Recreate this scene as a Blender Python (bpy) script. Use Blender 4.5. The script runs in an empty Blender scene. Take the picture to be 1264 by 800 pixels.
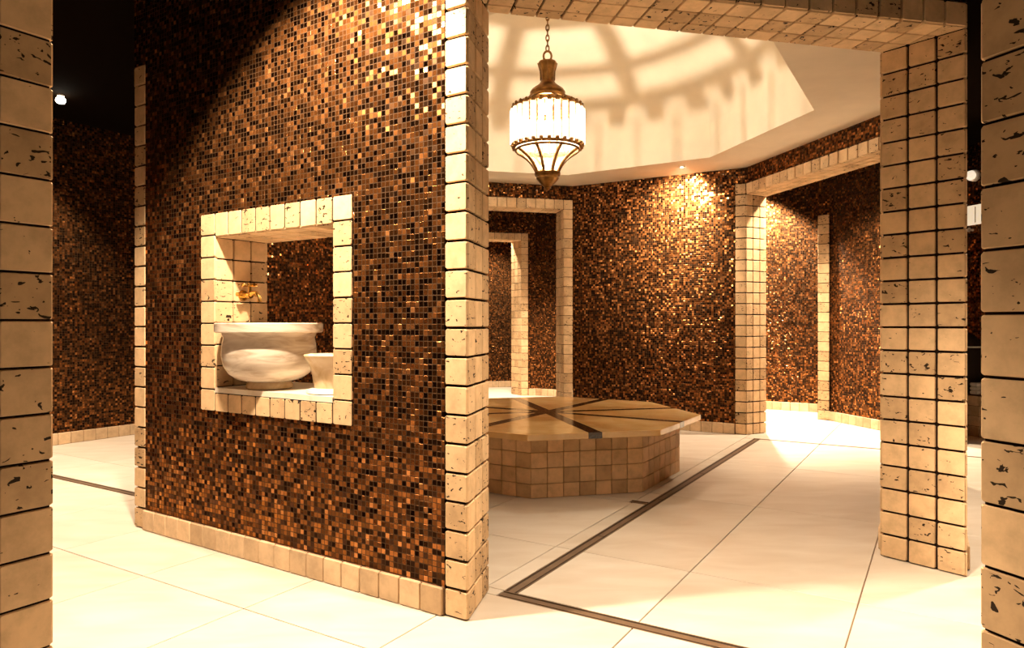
import bpy, math, random
from mathutils import Vector, Matrix

random.seed(7)
R = math.radians
scene = bpy.context.scene
col = scene.collection

# ------------------------------------------------------------------ camera
cam_d = bpy.data.cameras.new('camera')
cam_d.sensor_width = 36.0
cam_d.lens = 36.0 * 866.0 / 1264.0
cam_d.clip_start = 0.02
cam = bpy.data.objects.new('camera', cam_d)
cam.location = (0, 0, 1.0)
cam.rotation_euler = (R(90), 0, 0)
col.objects.link(cam)
scene.camera = cam

# ------------------------------------------------------------------ world, exposure
world = bpy.data.worlds.new('world')
scene.world = world
world.use_nodes = True
world.node_tree.nodes['Background'].inputs[0].default_value = (1.0, 0.72, 0.45, 1)
world.node_tree.nodes['Background'].inputs[1].default_value = 0.02
vs = scene.view_settings
vs.view_transform = 'Standard'
vs.look = 'None'
vs.gamma = 1.0
vs.use_curve_mapping = False
vs.exposure = 0.75

WARM = (1.0, 0.78, 0.55)
LANTERN_POWER = 54.0

# spots in the ceilings: x, y, z, power, cone (deg), blend, aim (or None), label
DOWNLIGHTS = [
    (-1.00, 2.14, 2.70, 540, 106, 0.40, (-0.62, 2.58, 0.0), 'recessed ceiling spotlight in front of the mosaic wall with the basin window'),
    (0.85, 1.88, 2.70, 350, 90, 0.8, None, 'recessed ceiling spotlight in front of the big tiled opening'),
    (2.80, 3.30, 2.70, 330, 96, 0.5, None, 'recessed ceiling spotlight in the corridor behind the right tiled pillar'),
    (-3.56, 5.30, 2.70, 190, 90, 0.6, None, 'glaring ceiling spotlight beside the dark mosaic wall on the far left'),
    (2.80, 6.30, 2.70, 380, 108, 0.7, None, 'recessed ceiling spotlight outside the right-hand tiled opening'),
    (2.74, 8.04, 2.70, 1300, 110, 0.4, None, 'recessed ceiling spotlight close to the copper wall beyond the right opening'),
    (0.10, 8.70, 2.70, 420, 86, 0.5, None, 'recessed ceiling spotlight between the two doorways behind the bench'),
    (1.52, 6.27, 2.41, 430, 100, 0.8, (1.62, 6.66, 2.06), 'added spotlight in the cream ceiling ring that gives the back wall its golden glare'),  # added lamp, put in only for the golden hot spot on the back wall
    (-0.30, 10.25, 2.70, 420, 120, 0.5, None, 'recessed ceiling spotlight beyond the farthest white-edged doorway'),
    (-3.02, 4.35, 2.70, 320, 100, 0.5, None, 'recessed ceiling spotlight in the corridor left of the basin wall'),
]

# ------------------------------------------------------------------ plan of the place
C = Vector((0.248, 4.90))
def dr(a):
    return Vector((math.sin(R(a)), math.cos(R(a))))
def vtx(rad, a):
    return C + rad * dr(a)
VI = {a: vtx(2.305, a) for a in range(9, 369, 45)}      # inner corners of the octagonal room
VO = {a: vtx(2.585, a) for a in range(9, 369, 45)}      # outer corners
VI[144] = Vector((1.588, 3.023)); VO[144] = Vector((1.793, 2.766))
VI[189] = Vector((-0.088, 2.632)); VO[189] = Vector((-0.149, 2.354))
VO[234] = Vector((-1.868, 3.471)); VI[234] = Vector((-1.650, 3.640))
VI[54] = Vector((2.109, 6.320)); VO[54] = Vector((2.335, 6.439))
VI[9] = Vector((0.622, 7.177))
DOOR_H = 2.17
TOP_H = 2.27
CEIL_IN = 2.41
CEIL_OUT = 2.70
NROW = 22
PZ = DOOR_H / NROW

# ------------------------------------------------------------------ materials
def new_mat(name):
    m = bpy.data.materials.new(name)
    m.use_nodes = True
    nt = m.node_tree
    b = nt.nodes['Principled BSDF']
    return m, nt, b
def N(nt, typ, **kw):
    n = nt.nodes.new(typ)
    for k, v in kw.items():
        setattr(n, k, v)
    return n
def L(nt, a, b):
    nt.links.new(a, b)
def math_node(nt, op, a, b=None, c=None):
    n = N(nt, 'ShaderNodeMath', operation=op)
    for i, x in enumerate((a, b, c)):
        if x is None:
            continue
        if isinstance(x, (int, float)):
            n.inputs[i].default_value = x
        else:
            L(nt, x, n.inputs[i])
    return n.outputs[0]
def ramp(nt, fac, stops, interp='LINEAR'):
    r = N(nt, 'ShaderNodeValToRGB')
    r.color_ramp.interpolation = interp
    el = r.color_ramp.elements
    while len(el) > len(stops):
        el.remove(el[-1])
    while len(el) < len(stops):
        el.new(0.5)
    for e, (p, c) in zip(el, stops):
        e.position = p
        e.color = (c[0], c[1], c[2], 1)
    if fac is not None:
        L(nt, fac, r.inputs[0])
    return r.outputs[0]
def mixc(nt, fac, a, b, blend='MIX'):
    n = N(nt, 'ShaderNodeMix', data_type='RGBA', blend_type=blend)
    for s, x in ((0, fac), (6, a), (7, b)):
        if isinstance(x, (int, float)):
            n.inputs[s].default_value = x
        elif isinstance(x, tuple):
            n.inputs[s].default_value = (x[0], x[1], x[2], 1)
        else:
            L(nt, x, n.inputs[s])
    return n.outputs[2]

def make_mosaic(name, pitch, stops, k=0.23, metal=0.82):
    m, nt, b = new_mat(name)
    uv = N(nt, 'ShaderNodeUVMap', uv_map='UVMap')
    sc = N(nt, 'ShaderNodeVectorMath', operation='SCALE')
    sc.inputs['Scale'].default_value = 1.0 / pitch
    L(nt, uv.outputs[0], sc.inputs[0])
    fl = N(nt, 'ShaderNodeVectorMath', operation='FLOOR'); L(nt, sc.outputs[0], fl.inputs[0])
    fr = N(nt, 'ShaderNodeVectorMath', operation='FRACTION'); L(nt, sc.outputs[0], fr.inputs[0])
    wn = N(nt, 'ShaderNodeTexWhiteNoise', noise_dimensions='2D'); L(nt, fl.outputs[0], wn.inputs['Vector'])
    off = N(nt, 'ShaderNodeVectorMath', operation='ADD'); L(nt, fl.outputs[0], off.inputs[0]); off.inputs[1].default_value = (37.3, 11.7, 0)
    wn2 = N(nt, 'ShaderNodeTexWhiteNoise', noise_dimensions='2D'); L(nt, off.outputs[0], wn2.inputs['Vector'])
    # grout mask
    sx = N(nt, 'ShaderNodeSeparateXYZ'); L(nt, fr.outputs[0], sx.inputs[0])
    def edge(o):
        d = math_node(nt, 'ABSOLUTE', math_node(nt, 'SUBTRACT', o, 0.5))
        return math_node(nt, 'GREATER_THAN', d, 0.43)
    g = math_node(nt, 'MAXIMUM', edge(sx.outputs[0]), edge(sx.outputs[1]))
    colr = ramp(nt, wn.outputs['Value'], stops, 'CONSTANT')
    # slight colour drift inside a glass tile
    nz = N(nt, 'ShaderNodeTexNoise'); nz.inputs['Scale'].default_value = 90; L(nt, uv.outputs[0], nz.inputs['Vector'])
    colr = mixc(nt, 0.35, colr, mixc(nt, 1.0, colr, ramp(nt, nz.outputs[0], [(0.3, (0.5, 0.5, 0.5)), (0.7, (1.3, 1.25, 1.2))]), 'MULTIPLY'))
    final = mixc(nt, g, colr, (0.030, 0.014, 0.006))
    L(nt, final, b.inputs['Base Color'])
    ng = math_node(nt, 'SUBTRACT', 1.0, g)
    L(nt, math_node(nt, 'MULTIPLY', ng, metal), b.inputs['Metallic'])
    rr = math_node(nt, 'MULTIPLY_ADD', wn2.outputs['Value'], 0.24, 0.14)
    L(nt, math_node(nt, 'MAXIMUM', rr, math_node(nt, 'MULTIPLY', g, 0.8)), b.inputs['Roughness'])
    b.inputs['Specular IOR Level'].default_value = 0.5
    b.inputs['Specular Tint'].default_value = (1.0, 0.62, 0.34, 1)
    # every little tile is set at its own slight angle
    sub = N(nt, 'ShaderNodeVectorMath', operation='SUBTRACT'); L(nt, wn2.outputs['Color'], sub.inputs[0]); sub.inputs[1].default_value = (0.5, 0.5, 0.5)
    mul = N(nt, 'ShaderNodeVectorMath', operation='MULTIPLY'); L(nt, sub.outputs[0], mul.inputs[0]); mul.inputs[1].default_value = (k, k, 0)
    add = N(nt, 'ShaderNodeVectorMath', operation='ADD'); L(nt, mul.outputs[0], add.inputs[0]); add.inputs[1].default_value = (0.5, 0.5, 1.0)
    nm = N(nt, 'ShaderNodeNormalMap', uv_map='UVMap'); L(nt, add.outputs[0], nm.inputs['Color'])
    bp = N(nt, 'ShaderNodeBump'); bp.inputs['Distance'].default_value = 0.002; bp.inputs['Strength'].default_value = 0.5
    L(nt, ng, bp.inputs['Height']); L(nt, nm.outputs[0], bp.inputs['Normal'])
    L(nt, bp.outputs[0], b.inputs['Normal'])
    return m

MOSAIC = make_mosaic('copper_glass_mosaic', 0.0200, [
    (0.0, (0.012, 0.004, 0.0015)), (0.20, (0.030, 0.011, 0.003)), (0.36, (0.095, 0.034, 0.009)),
    (0.54, (0.20, 0.071, 0.018)), (0.76, (0.31, 0.113, 0.030)), (0.93, (0.46, 0.19, 0.062))])

def make_travertine(name, tint, pits=True, rough=0.6, dark=1.0, vary=0.25):
    m, nt, b = new_mat(name)
    tc = N(nt, 'ShaderNodeTexCoord')
    oi = N(nt, 'ShaderNodeObjectInfo')
    sc = N(nt, 'ShaderNodeVectorMath', operation='SCALE'); L(nt, oi.outputs['Location'], sc.inputs[0]); sc.inputs['Scale'].default_value = 7.3
    geo = N(nt, 'ShaderNodeNewGeometry')
    ad = N(nt, 'ShaderNodeVectorMath', operation='ADD'); L(nt, geo.outputs['Position'], ad.inputs[0]); L(nt, sc.outputs[0], ad.inputs[1])
    n1 = N(nt, 'ShaderNodeTexNoise'); n1.inputs['Scale'].default_value = 14; n1.inputs['Detail'].default_value = 5; n1.inputs['Roughness'].default_value = 0.65
    L(nt, ad.outputs[0], n1.inputs['Vector'])
    t = Vector(tint)
    c1 = ramp(nt, n1.outputs[0], [(0.28, t * 0.74), (0.55, t), (0.8, t * 1.13)])
    var = ramp(nt, oi.outputs['Random'], [(0.0, Vector((1, 0.95, 0.88)) * (1 - vary)), (0.5, (1, 1, 1)), (1.0, Vector((1.0, 0.985, 0.96)) * (1 + vary * 0.35))])
    c2 = mixc(nt, 1.0, c1, var, 'MULTIPLY')
    hgt = n1.outputs[0]
    if pits:
        mp = N(nt, 'ShaderNodeMapping'); mp.inputs['Scale'].default_value = (1, 1, 1.9); L(nt, ad.outputs[0], mp.inputs[0])
        n2 = N(nt, 'ShaderNodeTexNoise'); n2.inputs['Scale'].default_value = 42; n2.inputs['Detail'].default_value = 2.5; n2.inputs['Distortion'].default_value = 0.6
        L(nt, mp.outputs[0], n2.inputs['Vector'])
        # some tiles are far more pitted than others
        th = math_node(nt, 'MULTIPLY_ADD', math_node(nt, 'POWER', oi.outputs['Random'], 1.0), 0.13, 0.62)
        pit = math_node(nt, 'GREATER_THAN', n2.outputs[0], th)
        c2 = mixc(nt, math_node(nt, 'MULTIPLY', pit, 0.97), c2, (0.012, 0.006, 0.003))
        hgt = math_node(nt, 'SUBTRACT', math_node(nt, 'MULTIPLY', n1.outputs[0], 0.4), pit)
    L(nt, c2, b.inputs['Base Color'])
    b.inputs['Roughness'].default_value = rough
    b.inputs['Specular IOR Level'].default_value = 0.12
    bp = N(nt, 'ShaderNodeBump'); bp.inputs['Distance'].default_value = 0.003; bp.inputs['Strength'].default_value = 0.5
    L(nt, hgt, bp.inputs['Height']); L(nt, bp.outputs[0], b.inputs['Normal'])
    return m

TRAV = make_travertine('tumbled_travertine', (0.68, 0.475, 0.275))
TRAV_SMOOTH = make_travertine('honed_travertine', (0.66, 0.48, 0.30), pits=False)
TRAV_BENCH = make_travertine('bench_travertine', (0.74, 0.51, 0.29), pits=False, vary=0.30)

def plain(name, c, rough=0.7, metal=0.0, noise=0.15, scale=20, emit=None, es=0.0, spec=0.5):
    m, nt, b = new_mat(name)
    tc = N(nt, 'ShaderNodeTexCoord')
    n = N(nt, 'ShaderNodeTexNoise'); n.inputs['Scale'].default_value = scale; n.inputs['Detail'].default_value = 4
    L(nt, tc.outputs['Object'], n.inputs['Vector'])
    v = Vector(c)
    L(nt, ramp(nt, n.outputs[0], [(0.3, v * (1 - noise)), (0.7, v * (1 + noise))]), b.inputs['Base Color'])
    b.inputs['Roughness'].default_value = rough
    b.inputs['Metallic'].default_value = metal
    b.inputs['Specular IOR Level'].default_value = spec
    if emit:
        b.inputs['Emission Color'].default_value = (*emit, 1)
        b.inputs['Emission Strength'].default_value = es
    return m
GROUT = plain('dark_grout', (0.014, 0.007, 0.004), 0.95, spec=0.1)
GROUT_TAN = plain('tan_grout', (0.22, 0.13, 0.07), 0.9)
FLOOR_GROUT = plain('floor_grout', (0.20, 0.125, 0.07), 0.9)
PLASTER = plain('cream_plaster', (0.80, 0.71, 0.57), 0.85, noise=0.04, scale=6)
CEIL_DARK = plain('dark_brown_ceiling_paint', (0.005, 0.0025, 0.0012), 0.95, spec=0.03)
BRASS = plain('aged_brass', (0.26, 0.135, 0.042), 0.36, 0.9, noise=0.35, scale=30)
GOLD = plain('polished_gold_brass', (0.80, 0.52, 0.17), 0.18, 1.0, noise=0.08)
STEEL = plain('brown_drain_steel', (0.15, 0.095, 0.055), 0.45, 0.3)
SLOT = plain('dark_drain_slot', (0.03, 0.018, 0.010), 0.8)
WHITE_METAL = plain('white_lacquer', (0.8, 0.72, 0.62), 0.4)
DARK_INLAY = plain('dark_marble_inlay', (0.030, 0.013, 0.006), 0.12, noise=0.4)
DARK_CLOTH = plain('dark_brown_cloth', (0.020, 0.010, 0.006), 0.9)
TOWEL = plain('white_terry', (0.8, 0.74, 0.66), 0.95, scale=200)
LENS = plain('lit_lamp_glass', (0.9, 0.85, 0.75), 0.3, emit=(1.0, 0.86, 0.66), es=14.0)
CRYSTAL = plain('lit_crystal_glass', (0.9, 0.85, 0.75), 0.15, emit=(1.0, 0.84, 0.60), es=5.0)

def make_pane():
    m, nt, b = new_mat('amber_lantern_pane')
    b.inputs['Base Color'].default_value = (1.0, 0.86, 0.62, 1)
    b.inputs['Roughness'].default_value = 0.25
    b.inputs['Transmission Weight'].default_value = 0.2
    b.inputs['Emission Color'].default_value = (1.0, 0.80, 0.52, 1)
    b.inputs['Emission Strength'].default_value = 0.08
    return m
PANE = make_pane()
def part_clear(m, fac):
    nt = m.node_tree
    out = nt.nodes['Material Output']; b = nt.nodes['Principled BSDF']
    tr = N(nt, 'ShaderNodeBsdfTransparent'); mx = N(nt, 'ShaderNodeMixShader'); mx.inputs[0].default_value = fac
    L(nt, b.outputs[0], mx.inputs[1]); L(nt, tr.outputs[0], mx.inputs[2]); L(nt, mx.outputs[0], out.inputs['Surface'])
part_clear(PANE, 0.75)
part_clear(CRYSTAL, 0.86)

def make_floor():
    m, nt, b = new_mat('cream_limestone_slab')
    oi = N(nt, 'ShaderNodeObjectInfo')
    geo = N(nt, 'ShaderNodeNewGeometry')
    sc = N(nt, 'ShaderNodeVectorMath', operation='SCALE'); L(nt, oi.outputs['Location'], sc.inputs[0]); sc.inputs['Scale'].default_value = 3.1
    ad = N(nt, 'ShaderNodeVectorMath', operation='ADD'); L(nt, geo.outputs['Position'], ad.inputs[0]); L(nt, sc.outputs[0], ad.inputs[1])
    mp = N(nt, 'ShaderNodeMapping'); mp.inputs['Rotation'].default_value = (0, 0, R(31.5)); mp.inputs['Scale'].default_value = (1, 3.0, 1)
    L(nt, ad.outputs[0], mp.inputs[0])
    n1 = N(nt, 'ShaderNodeTexNoise'); n1.inputs['Scale'].default_value = 3.0; n1.inputs['Detail'].default_value = 6; n1.inputs['Distortion'].default_value = 0.5
    L(nt, mp.outputs[0], n1.inputs['Vector'])
    c = ramp(nt, n1.outputs[0], [(0.3, (0.52, 0.45, 0.37)), (0.55, (0.57, 0.51, 0.435)), (0.75, (0.61, 0.56, 0.49))])
    var = ramp(nt, oi.outputs['Random'], [(0.0, (0.93, 0.92, 0.90)), (1.0, (1.03, 1.03, 1.03))])
    L(nt, mixc(nt, 1.0, c, var, 'MULTIPLY'), b.inputs['Base Color'])
    b.inputs['Roughness'].default_value = 0.42
    b.inputs['Specular IOR Level'].default_value = 0.35
    return m
FLOOR_M = make_floor()

def make_marble(name, cols, scale, rough, band=(1, 1, 1)):
    m, nt, b = new_mat(name)
    tc = N(nt, 'ShaderNodeTexCoord')
    mp = N(nt, 'ShaderNodeMapping'); mp.inputs['Scale'].default_value = band; L(nt, tc.outputs['Object'], mp.inputs[0])
    n1 = N(nt, 'ShaderNodeTexNoise'); n1.inputs['Scale'].default_value = scale; n1.inputs['Detail'].default_value = 6; n1.inputs['Distortion'].default_value = 1.1
    L(nt, mp.outputs[0], n1.inputs['Vector'])
    L(nt, ramp(nt, n1.outputs[0], [(0.3, cols[0]), (0.5, cols[1]), (0.72, cols[2])]), b.inputs['Base Color'])
    b.inputs['Roughness'].default_value = rough
    return m
MARBLE_TOP = make_marble('honey_marble', [(0.70, 0.44, 0.17), (0.80, 0.54, 0.24), (0.86, 0.63, 0.33)], 5, 0.12)
ONYX = make_marble('banded_cream_onyx', [(0.36, 0.27, 0.19), (0.60, 0.51, 0.41), (0.76, 0.69, 0.59)], 6, 0.10, (1, 1, 5))
SILL = make_marble('pale_sill_marble', [(0.70, 0.60, 0.46), (0.78, 0.69, 0.56), (0.82, 0.75, 0.63)], 9, 0.3)
AMBER_STONE = make_marble('amber_translucent_stone', [(0.55, 0.38, 0.20), (0.70, 0.54, 0.34), (0.80, 0.67, 0.47)], 12, 0.2)

# ------------------------------------------------------------------ mesh helpers
class MB:
    def __init__(self):
        self.v = []; self.f = []
    def add(self, verts, faces):
        o = len(self.v)
        self.v += [tuple(p) for p in verts]
        self.f += [tuple(i + o for i in f) for f in faces]
        return self
    def prism(self, poly, z0, z1):
        """poly: counter-clockwise xy outline"""
        a = sum(poly[i][0] * poly[(i + 1) % len(poly)][1] - poly[(i + 1) % len(poly)][0] * poly[i][1] for i in range(len(poly)))
        if a < 0:
            poly = poly[::-1]
        n = len(poly)
        vs_ = [(p[0], p[1], z0) for p in poly] + [(p[0], p[1], z1) for p in poly]
        fs = [tuple(range(n))[::-1], tuple(range(n, 2 * n))]
        fs += [(i, (i + 1) % n, n + (i + 1) % n, n + i) for i in range(n)]
        return self.add(vs_, fs)
    def box(self, c, s):
        x, y, z = c; a, b, d = s[0] / 2, s[1] / 2, s[2] / 2
        return self.prism([(x - a, y - b), (x + a, y - b), (x + a, y + b), (x - a, y + b)], z - d, z + d)
    def lathe(self, prof, n=32, centre=(0, 0, 0), sx=1.0, sy=1.0):
        cx, cy, cz = centre
        vs_, fs = [], []
        for r, z in prof:
            for k in range(n):
                a = 2 * math.pi * k / n
                vs_.append((cx + r * sx * math.cos(a), cy + r * sy * math.sin(a), cz + z))
        for i in range(len(prof) - 1):
            for k in range(n):
                k2 = (k + 1) % n
                fs.append((i * n + k, i * n + k2, (i + 1) * n + k2, (i + 1) * n + k))
        fs.append(tuple(range(n))[::-1])
        fs.append(tuple((len(prof) - 1) * n + k for k in range(n)))
        return self.add(vs_, fs)
    def tube(self, pts, rad, n=8, closed=False):
        pts = [Vector(p) for p in pts]
        rads = rad if isinstance(rad, (list, tuple)) else [rad] * len(pts)
        vs_, fs = [], []
        up = Vector((0.123, 0.321, 0.94)).normalized()
        m = len(pts)
        for i, p in enumerate(pts):
            if closed:
                t = pts[(i + 1) % m] - pts[i - 1]
            else:
                t = pts[min(i + 1, m - 1)] - pts[max(i - 1, 0)]
            t.normalize()
            a = t.cross(up)
            if a.length < 1e-3:
                a = t.cross(Vector((1, 0, 0)))
            a.normalize(); b = t.cross(a)
            for k in range(n):
                q = 2 * math.pi * k / n
                vs_.append(p + rads[i] * (math.cos(q) * a + math.sin(q) * b))
        for i in range(m if closed else m - 1):
            j = (i + 1) % m
            for k in range(n):
                k2 = (k + 1) % n
                fs.append((i * n + k, i * n + k2, j * n + k2, j * n + k))
        if not closed:
            fs.append(tuple(range(n))[::-1]); fs.append(tuple((m - 1) * n + k for k in range(n)))
        return self.add(vs_, fs)
    def mesh(self, name, mat, smooth=False, uv=False):
        me = bpy.data.meshes.new(name)
        me.from_pydata(self.v, [], self.f)
        me.validate()
        me.update()
        if mat:
            me.materials.append(mat)
        if smooth:
            me.polygons.foreach_set('use_smooth', [True] * len(me.polygons))
            me.set_sharp_from_angle(angle=R(38))
        if uv:
            ul = me.uv_layers.new(name='UVMap')
            for p in me.polygons:
                n = p.normal
                if abs(n.z) > 0.7:
                    t, w = Vector((1, 0, 0)), Vector((0, 1, 0))
                else:
                    t, w = Vector((-n.y, n.x, 0)).normalized(), Vector((0, 0, 1))
                for li in p.loop_indices:
                    co = me.vertices[me.loops[li].vertex_index].co
                    ul.data[li].uv = (co.dot(t) + 31.0, co.dot(w))
        return me
    def build(self, name, mat, parent=None, smooth=False, uv=False, loc=None, bevel=0.0):
        o = bpy.data.objects.new(name, self.mesh(name, mat, smooth, uv))
        col.objects.link(o)
        if parent:
            o.parent = parent
        if loc is not None:
            o.location = loc
        if bevel:
            md = o.modifiers.new('bevel', 'BEVEL'); md.width = bevel; md.segments = 2; md.limit_method = 'ANGLE'
        return o

def tag(o, label=None, cat=None, group=None, kind=None):
    if label: o['label'] = label
    if cat: o['category'] = cat
    if group: o['group'] = group
    if kind: o['kind'] = kind
    return o
def empty(name, loc=(0, 0, 0)):
    o = bpy.data.objects.new(name, None)
    o.empty_display_size = 0.1
    o.location = loc
    col.objects.link(o)
    return o

# ------------------------------------------------------------------ stone tiles (each one an object)
def tile_mesh(rng, mat, rough):
    """unit tumbled tile: x,y in -.5..5, back at z=0, face at z=1, two points at each worn corner"""
    out = []
    for cx, cy in ((-1, -1), (1, -1), (1, 1), (-1, 1)):
        c1 = rng.uniform(0.03, 0.10) * rough + 0.015
        c2 = rng.uniform(0.03, 0.10) * rough + 0.015
        jx, jy = rng.uniform(-0.012, 0.012) * rough, rng.uniform(-0.012, 0.012) * rough
        a = (cx * (0.5 - c1) + jx, cy * 0.5 + jy)
        b = (cx * 0.5 + jx, cy * (0.5 - c2) + jy)
        out += [a, b] if cx * cy < 0 else [b, a]
    mb = MB()
    ins = 0.014 + 0.012 * rough
    top = []
    for x, y in out:
        k = 1 - 2 * ins
        top.append((x * k + rng.uniform(-0.004, 0.004), y * k, 1.0))
    mid = [(x, y, 0.72) for x, y in out]
    bot = [(x, y, 0.0) for x, y in out]
    n = 8
    fs = [tuple(range(n))]
    for r in (0, 1):
        fs += [(r * n + i, (r + 1) * n + i, (r + 1) * n + (i + 1) % n, r * n + (i + 1) % n) for i in range(n)]
    mb.add(top + mid + bot, fs)
    return mb.mesh('tile', mat)
_rng = random.Random(3)
TM = {k: [tile_mesh(_rng, m, r) for _ in range(9)] for k, m, r in
      (('trav', TRAV, 0.45), ('near', TRAV, 0.12), ('smooth', TRAV_SMOOTH, 0.35), ('bench', TRAV_BENCH, 0.4))}
KMAT = {'trav': TRAV, 'smooth': TRAV_SMOOTH, 'bench': TRAV_BENCH}
THICK = 0.014
def v3(p, z=0.0):
    return Vector((p[0], p[1], z))
def put_tile(parent, centre, U, V, w, h, kind='trav', thick=THICK, name='tile', proud=0.002):
    Nn = U.cross(V).normalized()
    o = bpy.data.objects.new(name, random.choice(TM[kind]))
    fx = random.choice((1, -1)); 
    cc = centre + Nn * (proud - thick)
    m = Matrix(((U.x * w * fx, V.x * h * fx, Nn.x * thick, cc.x),
                (U.y * w * fx, V.y * h * fx, Nn.y * thick, cc.y),
                (U.z * w * fx, V.z * h * fx, Nn.z * thick, cc.z),
                (0, 0, 0, 1)))
    o.matrix_world = m
    o.parent = parent
    col.objects.link(o)
    return o
def lay(parent, o, U, V, nu, nv, pu, pv, gap=0.009, kind='trav', name='tile', proud=0.002, offs=0.0):
    """a field of tiles starting at corner o, running along U and V; faces U x V"""
    U = U.normalized(); V = V.normalized()
    for i in range(nu):
        for j in range(nv):
            c = o + U * (pu * (i + 0.5)) + V * (pv * (j + 0.5))
            put_tile(parent, c, U, V, pu - gap, pv - gap, kind, name=name, proud=proud)
def clip(poly, inside_poly):
    """Sutherland-Hodgman; inside_poly counter-clockwise"""
    out = list(poly)
    n = len(inside_poly)
    for i in range(n):
        a, b = inside_poly[i], inside_poly[(i + 1) % n]
        def side(p):
            return (b[0] - a[0]) * (p[1] - a[1]) - (b[1] - a[1]) * (p[0] - a[0])
        res = []
        for k in range(len(out)):
            p, q = out[k], out[(k + 1) % len(out)]
            sp, sq = side(p), side(q)
            if sp >= 0: res.append(p)
            if (sp > 0 > sq) or (sp < 0 < sq):
                t = sp / (sp - sq)
                res.append((p[0] + t * (q[0] - p[0]), p[1] + t * (q[1] - p[1])))
        out = res
        if not out:
            return []
    return out
def area2(poly):
    return abs(sum(poly[i][0] * poly[(i + 1) % len(poly)][1] - poly[(i + 1) % len(poly)][0] * poly[i][1] for i in range(len(poly)))) / 2
def poly_tile(parent, poly, o, U, V, gap, mat, thick=THICK, proud=0.002, name='tile', bev=0.0025):
    """a cut tile from a 2-d polygon in the (U, V) frame at o"""
    cx = sum(p[0] for p in poly) / len(poly); cy = sum(p[1] for p in poly) / len(poly)
    Nn = U.cross(V).normalized()
    def sh(p, d):
        dx, dy = cx - p[0], cy - p[1]
        l = max(math.hypot(dx, dy), 1e-6)
        k = min(d * 1.35 / l, 0.45)
        return (p[0] + dx * k - cx, p[1] + dy * k - cy)
    n = len(poly)
    mid = [sh(p, gap / 2) for p in poly]; top = [sh(p, gap / 2 + bev) for p in poly]
    vs_ = [U * p[0] + V * p[1] + Nn * proud for p in top] + [U * p[0] + V * p[1] + Nn * (proud - bev) for p in mid] + [U * p[0] + V * p[1] + Nn * (proud - thick) for p in mid]
    fs = [tuple(range(n))]
    for r in (0, 1):
        fs += [(r * n + i, (r + 1) * n + i, (r + 1) * n + (i + 1) % n, r * n + (i + 1) % n) for i in range(n)]
    ob = MB().add(vs_, fs).build(name, mat, parent, loc=o + U * cx + V * cy)
    return ob

UP = Vector((0, 0, 1))
BAND = 0.099         # width of a tile border
INS = 0.010          # the core lies this far behind the tile faces

def inset_poly(poly, d):
    """shrink a convex ccw outline by d"""
    n = len(poly); out = []
    a = sum(poly[i][0] * poly[(i + 1) % n][1] - poly[(i + 1) % n][0] * poly[i][1] for i in range(n))
    if a < 0: poly = poly[::-1]
    for i in range(n):
        p0, p1, p2 = Vector(poly[i - 1]), Vector(poly[i]), Vector(poly[(i + 1) % n])
        e1 = (p1 - p0).normalized(); e2 = (p2 - p1).normalized()
        n1 = Vector((-e1.y, e1.x)); n2 = Vector((-e2.y, e2.x))
        k = 1 + n1.dot(n2)
        out.append(p1 + (n1 + n2) * (d / k))
    return out

def pillar(name, a, along_a, label, zphase=0.0):
    """tiled corner post: a = corner angle of the octagon, along_a = the corner at the other end of the wall it belongs to"""
    so = (VO[along_a] - VO[a]).normalized(); si = (VI[along_a] - VI[a]).normalized()
    o0, i0 = VO[a], VI[a]
    o1, i1 = o0 + so * BAND, i0 + si * BAND
    body = MB().prism(inset_poly([o0, o1, i1, i0], INS), 0, TOP_H - 0.005).build(name, GROUT)
    tag(body, label, 'pillar', kind='structure')
    rad = (i0 - o0); rl = rad.length; rad = rad.normalized()
    flip = so.x * rad.y - so.y * rad.x      # which way the corner turns
    # outer strip
    def strip(p, q):
        # face lies along p->q ; choose U so that U x UP points outward (away from body centre)
        cen = (o0 + o1 + i0 + i1) / 4
        d = (q - p); ln = d.length; U = v3(d.normalized())
        nn = U.cross(UP)
        if nn.xy.dot((p + q) / 2 - cen) < 0:
            p, q = q, p; U = -U
        return p, U, ln
    p, U, ln = strip(o0, o1)
    lay(body, v3(p), U, UP, 1, NROW + 1, ln, TOP_H / (NROW + 1))
    p, U, ln = strip(i0, i1)
    lay(body, v3(p), U, UP, 1, NROW + 1, ln, TOP_H / (NROW + 1))
    p, U, ln = strip(o0, i0)
    lay(body, v3(p), U, UP, 3, NROW, ln / 3, PZ)
    return body

# ---------------------------------------------------------------- floor
floor_poly = [(-7.5, -2.5), (7.5, -2.5), (7.5, 13.0), (-7.5, 13.0)]
floor = MB().prism(floor_poly, -0.12, -0.006).build('floor', FLOOR_GROUT)
tag(floor, 'cream limestone slab floor running through the whole bath', 'floor', kind='structure')
EV = v3(dr(31.5)); EU = v3(dr(-58.5))
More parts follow.
